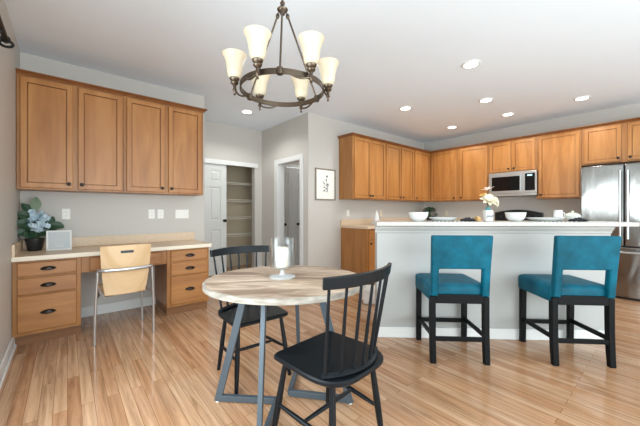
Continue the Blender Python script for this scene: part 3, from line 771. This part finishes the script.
# ---------------------------------------------------------------- recessed ceiling lights
spots = [(3.313, 1.41, 'nearest the viewer, above the island front'), (3.964, 2.662, 'above the aisle before the print-wall cabinets'), (4.553, 1.731, 'above the middle of the kitchen'),
         (5.486, 1.75, 'in front of the cabinets over the microwave'), (5.532, 2.702, 'in the corner, before the wide wall cabinet'), (5.498, .834, 'rightmost, before the fridge'), (2.18, 4.38, 'in the alcove before the closet, left of the rest')]
for x, y, s in spots:
    t = thing('recessed_light', 'round white recessed ceiling light, '+s, 'ceiling light', (x, y, CH-.012), 0, 'recessed ceiling lights')
    MB().lathe([(.068, .0115), (.07, .002), (.088, .0), (.094, .006), (.094, .0115)], n=28, capped=False).build('trim_ring', 'white', t, smooth=True)
    MB().lathe([(.0, .004), (.069, .004), (.069, .010)], n=28).build('lens', 'lamp', t)
    l = bpy.data.lights.new('downlight', 'SPOT'); l.energy = 40 if x < 3 else 33; l.spot_size = math.radians(150); l.spot_blend = .5; l.shadow_soft_size = .06; l.color = (.94, .97, .95)
    o = bpy.data.objects.new('downlight', l); COL.objects.link(o); o.location = (x, y, CH-.03)
# ---------------------------------------------------------------- small wall things
def plate(label, c, U, w=.07, h=.115, kind='outlet', mat='plast', group=None):
    c, U = Vector(c), Vector(U); N = U.cross(Z3)
    t = thing('wall_'+kind, label, kind, c, 0, group, world=True)
    MB().inset(c-U*w/2-Z3*h/2, U, Z3, w, h, ((0, .0005), (0, .003), (.006, .006))).build('cover_plate', mat, t)
    n = max(1, round(w/.07)) if w > .08 else 1
    for k in range(n):
        x = -w/2+w*(k+.5)/n if n > 1 else 0
        if kind == 'outlet':
            for z in (-.021, .021):
                s = MB().lathe([(.016, 0), (.0155, .002)], c+U*x+Z3*z+N*.0062, 16, N).build('socket', mat, t)
                m = MB()
                for q in (-.006, .006): m.inset(c+U*(x+q-.001)+Z3*(z-.004)+N*.0083, U, Z3, .002, .009, ((0, 0), (0, .0006)))
                m.build('slot', 'dark', s)
        else:
            MB().inset(c+U*(x-.011)-Z3*.022+N*.0061, U, Z3, .022, .044, ((0, 0), (0, .003), (.003, .005))).build('rocker', mat, t)
GO = 'outlets and switches over the desk'
def onY(px, py, Y):
    a = FW+RT*((px-320)/F_PX); d = Y/a.y; return Vector((a.x*d, Y, EYE-(py-210.73)/F_PX*d))
def onXp(px, py, X):
    a = FW+RT*((px-320)/F_PX); d = X/a.x; return Vector((X, a.y*d, EYE-(py-210.73)/F_PX*d))
plate('white duplex outlet on the wall above the small frame', onY(66, 214, YD), X1, group=GO)
plate('white duplex outlet over the desk, left one of the close pair', onY(151.5, 214, YD), X1, group=GO)
plate('white duplex outlet over the desk, right one of the close pair', onY(160.5, 214, YD), X1, group=GO)
plate('wide white triple switch plate over the desk near the closet', onY(182, 214, YD), X1, w=.165, kind='switch', group=GO)
plate('white switch plate on the print wall above the base cabinet', onY(348, 213, YP), X1, kind='switch')
plate('almond outlet on the print wall under the wall cabinets', onY(381, 213, YP), X1, mat='almond')
plate('white outlet on the kitchen wall left of the vase', onXp(446, 213, XK), YM, mat='almond')
# framed botanical print
root = thing('picture_frame', 'grey-brown framed botanical print hanging right of the doorway', 'picture', (3.30, YP-.01, 1.6), world=True)
a, b_ = onY(314.8, 167.8, YP), onY(334.9, 200.2, YP)
x0, x1, z0, z1 = a.x, b_.x, 1.345, 1.872
MB().inset((x0, YP-.001, z0), X1, Z3, x1-x0, z1-z0, ((0, 0), (0, .018), (.022, .018), (.022, .008))).build('frame', 'graywood', root)
pp = MB().box(x0+.0225, x1-.0225, YP-.0105, YP-.0095, z0+.0225, z1-.0225).build('print', 'paper', root)
m = MB(); yi = YP-.0112; cx = (x0+x1)/2+.01
def disc(cx, cz, r, n=10): m.lathe([(r, 0), (r, .0006)], (cx, yi, cz), n, (0, -1, 0))
m.tube([(cx-.01, yi, 1.49), (cx, yi, 1.57), (cx+.012, yi, 1.64), (cx+.02, yi, 1.71)], .0025, 5)
m.tube([(cx, yi, 1.52), (cx-.04, yi, 1.60), (cx-.06, yi, 1.66)], .002, 5); m.tube([(cx, yi, 1.53), (cx+.04, yi, 1.58)], .002, 5)
for dx, z, r in ((.02, 1.745, .02), (.005, 1.685, .015), (-.06, 1.66, .008)): disc(cx+dx, z, r)
for dx, z, ux, uz in ((-.01, 1.6, -.06, .05), (.0, 1.58, .05, .06), (.01, 1.6, .055, .02), (-.02, 1.55, -.05, .02), (.0, 1.53, .055, .015), (-.015, 1.51, -.055, -.02), (0, 1.50, .04, -.02), (.01, 1.56, .06, .05), (-.03, 1.53, -.03, -.04), (.02, 1.53, .03, -.035)):
    d_ = Vector((ux, 0, uz)); n_ = Vector((-uz, 0, ux)).normalized()*.010; p0 = Vector((cx+dx, yi, z))
    m.rings([[p0, p0+d_*.5+n_, p0+d_, p0+d_*.5-n_], [q+Vector((0, -.0006, 0)) for q in (p0, p0+d_*.5+n_, p0+d_, p0+d_*.5-n_)]])
m.build('flower_drawing', 'ink', pp)
# curtain rod on the left wall
root = thing('curtain_rod', 'dark metal curtain rod end with ring finial on the left wall', 'curtain rod', (XL+.09, 1.3, 2.13), world=True)
ye = 2.44; zr = 2.145; xr = XL+.09
MB().tube([(xr, -.3, zr), (xr, ye, zr)], .014, 12).build('rod', 'iron', root, smooth=True)
m = MB().lathe([(.014, 0), (.022, .008), (.022, .016), (.012, .024), (.012, .034)], (xr, ye, zr), 14, (0, 1, 0))
m.tube([(xr+.027*math.cos(2*PI*k/24), ye+.044+.015*math.sin(2*PI*k/24), zr-.012+.024*math.sin(2*PI*k/24)) for k in range(24)], .007, 8, closed=True)
m.build('finial', 'iron', root, smooth=True)
m = MB().tube([(XL+.004, ye-.12, zr-.03), (XL+.05, ye-.12, zr-.03), (xr, ye-.12, zr-.015)], .008, 8).lathe([(.026, 0), (.026, .006), (.012, .01)], (XL+.001, ye-.12, zr-.03), 16, (1, 0, 0))
m.build('bracket', 'iron', root, smooth=True)
# ---------------------------------------------------------------- desk accessories
def onZ(px, py, z):
    d = (EYE-z)*F_PX/(py-210.73); return c2w((px-320)/F_PX*d, d, z)
pc = Vector((-.243, 4.03, .7812))
pl = thing('potted_hydrangea', 'blue hydrangea with dark leaves in a black pot on the desk', 'potted plant', pc)
MB().lathe([(.048, 0), (.052, .004), (.068, .09), (.074, .105), (.074, .118), (.064, .118), (.06, .10), (0, .098)], n=24).build('pot', 'pot', pl, smooth=True)
rnd = random.Random(3)
sm = MB(); lf = MB(); lf2 = MB()
heads = [(.0, -.03, .345, .062), (.055, -.045, .245, .062), (.055, -.01, .315, .05), (.0, -.06, .25, .045)]
for hx, hy, hz, hr in heads: sm.tube([(0, 0, .095), (hx*.4, hy*.5, hz*.6), (hx, hy, hz)], .004, 6)
big = [((-.02, 0, .36), (-.45, -.1, .75), .12, .075), ((0, .0, .39), (.1, -.1, .8), .13, .085), ((-.03, -.03, .33), (-.75, -.3, .35), .10, .085), ((-.03, -.04, .26), (-.7, -.4, .15), .10, .095),
       ((.08, 0, .22), (.9, -.1, .15), .11, .085), ((.09, -.01, .23), (.45, 0, .95), .11, .075), ((.12, -.02, .25), (.9, -.1, -.15), .10, .08), ((-.03, -.02, .20), (-.7, -.4, -.2), .10, .10),
       ((0, -.05, .18), (.1, -.9, -.3), .06, .09), ((.04, -.04, .17), (.6, -.7, -.2), .06, .08), ((-.04, 0, .28), (-.5, .1, .5), .10, .09), ((.02, .02, .26), (.3, .5, .5), .12, .10),
       ((-.04, -.01, .2), (-.7, .2, .1), .09, .09), ((-.02, -.03, .17), (-.5, -.8, -.3), .07, .09), ((.03, .02, .2), (.4, .6, .2), .12, .10), ((-.02, -.03, .23), (-.4, -.8, .2), .09, .09),
       ((.02, .03, .2), (0, .3, .9), .13, .10), ((-.02, .03, .16), (-.4, .3, .8), .13, .10), ((.04, .03, .15), (.6, .2, .6), .12, .10)]
for i, (p, d, l_, w_) in enumerate(big): (lf2 if i in (1,) else lf).leaf(p, d, l_, w_, .25, up=(.3, -1, .4))
for d in big[4:7]: sm.tube([(0, 0, .1), (d[0][0]*.5, d[0][1]*.5, .16), d[0]], .003, 6)
sm.build('stems', 'stem', pl, smooth=True); lf.build('foliage', 'leaf', pl); lf2.build('young_leaf', 'leaf2', pl)
for hx, hy, hz, hr in heads:
    fl = MB()
    for k in range(20):
        v = Vector((rnd.gauss(0, 1), rnd.gauss(0, 1)-.5, rnd.gauss(0, 1))).normalized()
        c = Vector((hx, hy, hz))+v*hr*rnd.uniform(.6, 1.25); t_ = v.orthogonal().normalized(); ang = rnd.random()*PI
        for q in range(4):
            dd = Matrix.Rotation(ang+q*PI/2, 3, v) @ t_; fl.leaf(c, dd+v*.25, .026, .024, .1, up=v)
    fl.build('flower_head', 'blue', pl)
fr = thing('photo_frame', 'small white frame with pale grey face standing on the desk', 'picture frame', (-.062, 3.91, .7812), math.radians(-6))
w_, h_ = .192, .195
tilt = Matrix.Rotation(math.radians(-6), 4, 'X')
fo = MB().inset((-w_/2, 0, 0), X1, Z3, w_, h_, ((0, -.018), (0, .0), (.014, .0), (.014, -.006))).build('frame', 'white', fr, bevel=.001)
MB().box(-w_/2+.0135, w_/2-.0135, .0055, .0095, .0135, h_-.0135).build('print', 'board', fr)
m = MB()
for z, a, b_ in ((.05, -.04, .035), (.035, -.045, .04)):
    m.tube([(a+(b_-a)*i/24, .0052, z+.004*math.sin(i*2.1)) for i in range(25)], .0007, 4)
m.build('faint_script', 'plast', fr)
# ---------------------------------------------------------------- island table settings
def bowl(label, p, r, h, name='bowl', mat='ceramic', group=None, handles=False):
    t = thing(name, label, 'bowl', p, 0, group)
    MB().lathe([(r*.45, 0), (r*.48, .006), (r*.70, h*.18), (r*.88, h*.45), (r*.95, h*.8), (r*1.0, h), (r*.96, h), (r*.91, h*.8), (r*.83, h*.45), (r*.6, h*.2), (0, .014)], n=28).build('bowl_body', mat, t, smooth=True)
    return t
def local(px, v, z=1.0685):      # point on the bar top: image column and depth across the top
    M2 = Matrix.Rotation(-YAW+IR, 3, 'Z'); ax, ay = M2 @ Vector((1, 0, 0)), M2 @ Vector((0, 1, 0))
    k = (px-320)/F_PX; q = io+ay*v
    # solve r = k d along the bar
    r0, d0 = q.dot(RT), q.dot(FW); ar, ad = ax.dot(RT), ax.dot(FW)
    s = (k*d0-r0)/(ar-k*ad); o = q+ax*s; return Vector((o.x, o.y, z))
def mat_(label, px):
    o = MB().box(-.165, .165, -.13, .13, 0, .004).build('placemat', 'weave', bevel=.001); tag(o, label, 'placemat', 'woven placemats')
    o.location = local(px, .135); o.rotation_euler = (0, 0, -YAW+IR); return o
ZM = 1.0685+.0045
mat_('black and white woven placemat on the bar near the print wall', 445)
mat_('black and white woven placemat on the bar near the fridge', 548)
def platter(label, p, a, b, h):
    t = thing('plate', label, 'plate', p, -YAW+IR, 'white plates on the bar')
    def e(f, z): return [(x*f*a, y*f*b, z) for x, y in [(math.cos(2*PI*k/32), math.sin(2*PI*k/32)) for k in range(32)]]
    MB().rings([e(.6, 0), e(.66, .003), e(.9, h*.6), e(1, h), e(.97, h), e(.85, h*.55), e(.6, .008)]).build('plate_body', 'ceramic', t, smooth=True)
bowl('white bowl on the bar, left of the vase beside the end plate', local(418.5, .10), .092, .088, group='white bowls on the bar')
platter('white plate on the left woven placemat', local(443, .15, ZM), .135, .11, .032)
bowl('white bowl on the bar, right of the vase before the black range', local(515.5, .10), .088, .086, group='white bowls on the bar')
platter('long white platter on the right woven placemat', local(546, .15, ZM), .175, .11, .030)
def napkin(label, px, v, z):
    t = thing('napkin', label, 'napkin', local(px, v, z), -YAW+IR, 'black cloth napkins')
    rs = []
    for i in range(11):
        u = -1+.2*i; w2 = .022+.035*abs(u)**1.3; hh = .010+.010*(1-abs(u))+.004*math.sin(i*2.3)
        rs.append([(u*.055, w2*.8*math.cos(2*PI*k/14), hh+hh*.9*math.sin(2*PI*k/14)*(1+.25*math.sin(3*k+i))) for k in range(14)])
    lowest = min(p[2] for r in rs for p in r); rs = [[(p[0], p[1], p[2]-lowest) for p in r] for r in rs]
    MB().rings(rs).build('cloth', 'napkin', t, smooth=True)
napkin('black cloth napkin between the left plate and the vase', 468, .04, 1.0685)
napkin('black cloth napkin at the right end of the bar', 578, .04, 1.0685)
o = MB().lathe([(.020, -.018), (.024, -.016), (.024, .016), (.020, .018), (.017, .016), (.017, -.016), (.020, -.018)], (0, 0, .024), 20, (1, 0, 0), capped=False).build('napkin_ring', 'ringwood', smooth=True)
tag(o, 'light wooden napkin ring left of the white vase', 'napkin ring'); o.location = local(477.5, .05); o.rotation_euler = (0, 0, -YAW+.4)
sb_ = thing('storage_bin', 'low white bin on the kitchen floor past the left end of the island', 'bin', c2w(.66, 3.84), -YAW)
# vase with flowers
vz = thing('flower_vase', 'square white bottle vase with teal neck and black script on the bar', 'vase', local(488, .09), -YAW+IR)
def rr(h, z, k=.2):
    P_ = []
    for sx, sy, a0 in ((1, 1, 0), (-1, 1, PI/2), (-1, -1, PI), (1, -1, 3*PI/2)):
        for i in range(4):
            a = a0+PI/2*i/3; c = h*k; P_.append((sx*(h-c)+c*math.cos(a), sy*(h-c)+c*math.sin(a), z))
    return P_
MB().rings([rr(.10, 0), rr(.112, .012), rr(.118, .165), rr(.122, .168), rr(.122, .185), rr(.114, .185), rr(.108, .02)]).build('bin_body', 'plast', sb_, smooth=True)
MB().rings([rr(.031, 0), rr(.034, .004), rr(.034, .098), rr(.031, .106)]).build('vase_body', 'ceramic', vz, smooth=True)
MB().rings([rr(.031, .106), rr(.026, .113, .6), rr(.017, .119, .99), rr(.017, .132, .99), rr(.020, .136, .99)]).build('vase_neck', 'teal_dark', vz, smooth=True)
cu = bpy.data.curves.new('lettering', 'FONT'); cu.body = 'Jour'; cu.size = .036; cu.shear = .35; cu.extrude = .0005; cu.offset = .0012; cu.align_x = 'CENTER'
tmp = bpy.data.objects.new('tmp', cu); COL.objects.link(tmp); bpy.context.view_layer.update()
lm = bpy.data.meshes.new_from_object(tmp.evaluated_get(bpy.context.evaluated_depsgraph_get())); bpy.data.objects.remove(tmp)
lo_ = bpy.data.objects.new('script_lettering', lm); COL.objects.link(lo_); lm.materials.append(M['ink']); lo_.parent = vz
lo_.location = (0, -.0347, .042); lo_.rotation_euler = (PI/2, 0, 0)
bq = thing('bouquet', 'cream, yellow and pale pink flowers standing in the white vase', 'flowers', (vz.location.x, vz.location.y, vz.location.z+.1365), -YAW)
sm = MB()
for x, y, z in ((-.012, -.02, .045), (-.04, 0, .11), (-.005, 0, .16), (.045, -.01, .035)): sm.tube([(0, 0, .0), (x*.3, y*.3, z*.5), (x, y, z)], .003, 6)
sm.build('stems', 'stem', bq, smooth=True)
def bloom(c, n, L_, W_, mat, spread, nm, aim=(0, -.6, .6)):
    f = MB(); aim = Vector(aim).normalized(); t_ = aim.orthogonal().normalized(); c = Vector(c)
    for lay in range(2):
        for k in range(n):
            d_ = Matrix.Rotation(2*PI*k/n+lay*.4, 3, aim) @ t_; f.leaf(c, d_*spread+aim*(.35+.5*lay), L_*(1-.25*lay), W_, .2, up=aim)
    f.lathe_xyz(c+aim*.008, (.012, .012, .012), 10, 6)
    return f.build(nm, mat, bq)
bloom((-.012, -.03, .062), 9, .085, .042, 'cream', 1, 'cream_bloom'); bloom((.055, -.02, .05), 8, .055, .03, 'cream', 1, 'cream_bloom', (.5, -.6, .2))
bloom((-.045, 0, .105), 6, .035, .022, 'yellow', .7, 'yellow_bloom', (-.3, -.2, .9))
f = MB()
for d_, l_ in (((.9, -.1, .55), .075), ((-.8, -.1, .15), .06), ((.3, -.4, .3), .06), ((.6, .2, .8), .05), ((-.4, -.2, .6), .04)): f.leaf((-.01, 0, .158), d_, l_, .03, .1)
f.build('pink_bloom', 'pink', bq)
# mug, covered dish, corner plant, bottle
mg = thing('pitcher', 'small white ceramic pitcher behind the long platter', 'pitcher', local(558, .24), 0)
MB().lathe([(.030, 0), (.034, .004), (.040, .04), (.036, .075), (.034, .098), (.038, .108), (.034, .108), (.030, .095), (.034, .04), (0, .01)], n=24).build('pitcher_body', 'ceramic', mg, smooth=True)
hv = RT
MB().tube([hv*.034+Z3*.085, hv*.058+Z3*.082, hv*.066+Z3*.055, hv*.055+Z3*.032, hv*.038+Z3*.028], .005, 8).build('handle', 'ceramic', mg, smooth=True)
gd = thing('covered_dish', 'pale grey-green lidded dish at the right end of the bar', 'dish', local(572.5, .24), 0)
MB().lathe([(.045, 0), (.05, .004), (.064, .035), (.066, .045), (.0, .046)], n=26).build('dish_body', 'ceramic', gd, smooth=True)
M['sage'] = plain('sage glaze', '#c4c8b8', .3, var=.12, vs=40)
MB().lathe([(.066, .0465), (.062, .058), (.045, .074), (.02, .082), (.008, .084), (.012, .092), (.009, .10), (0, .102)], n=26).build('lid', 'sage', gd, smooth=True)
bt = thing('soap_bottle', 'white tapered bottle on the print-wall counter beside the island end', 'bottle', (4.30, 3.50, .9145), 0)
MB().lathe([(.055, 0), (.06, .006), (.055, .10), (.03, .20), (.016, .235), (.014, .26), (0, .262)], n=22).build('bottle_body', 'ceramic', bt, smooth=True)
pt = thing('potted_plant', 'small dark green bushy plant in the kitchen corner behind the bowl', 'potted plant', (6.0, 3.42, .9145), 0)
MB().lathe([(.055, 0), (.06, .004), (.075, .13), (.068, .13), (0, .12)], n=20).build('pot', 'pot', pt, smooth=True)
f = MB(); rnd = random.Random(5)
for k in range(150):
    v = Vector((rnd.gauss(0, 1), rnd.gauss(0, 1), rnd.gauss(.2, .8))).normalized()
    f.leaf(Vector((0, 0, .20))+Vector((v.x*.11, v.y*.11, v.z*.09)), v+Vector((rnd.uniform(-.5, .5), rnd.uniform(-.5, .5), .2)), .06, .035, .2)
f.tube([(0, 0, .11), (0, 0, .22)], .02, 8)
f.build('foliage', 'leaf', pt)
fa = thing('kitchen_faucet', 'chrome sink faucet on the island behind the bar, near its left end', 'faucet', io+Matrix.Rotation(-YAW+IR, 3, 'Z') @ Vector((.42, .52, .9145)), -YAW+IR)
MB().lathe([(.026, 0), (.026, .012), (.014, .02)], n=16).tube([(0, 0, .015), (0, 0, .10), (0, .02, .118), (0, .08, .112), (0, .10, .10)], .011, 10).build('spout', 'chrome', fa, smooth=True)
MB().tube([(.03, 0, .03), (.07, 0, .075)], .007, 8).lathe([(.014, 0), (.014, .03)], (.03, 0, 0), 12).build('lever', 'chrome', fa, smooth=True)
for o in bpy.data.objects:
    if '_w' in o: del o['_w']
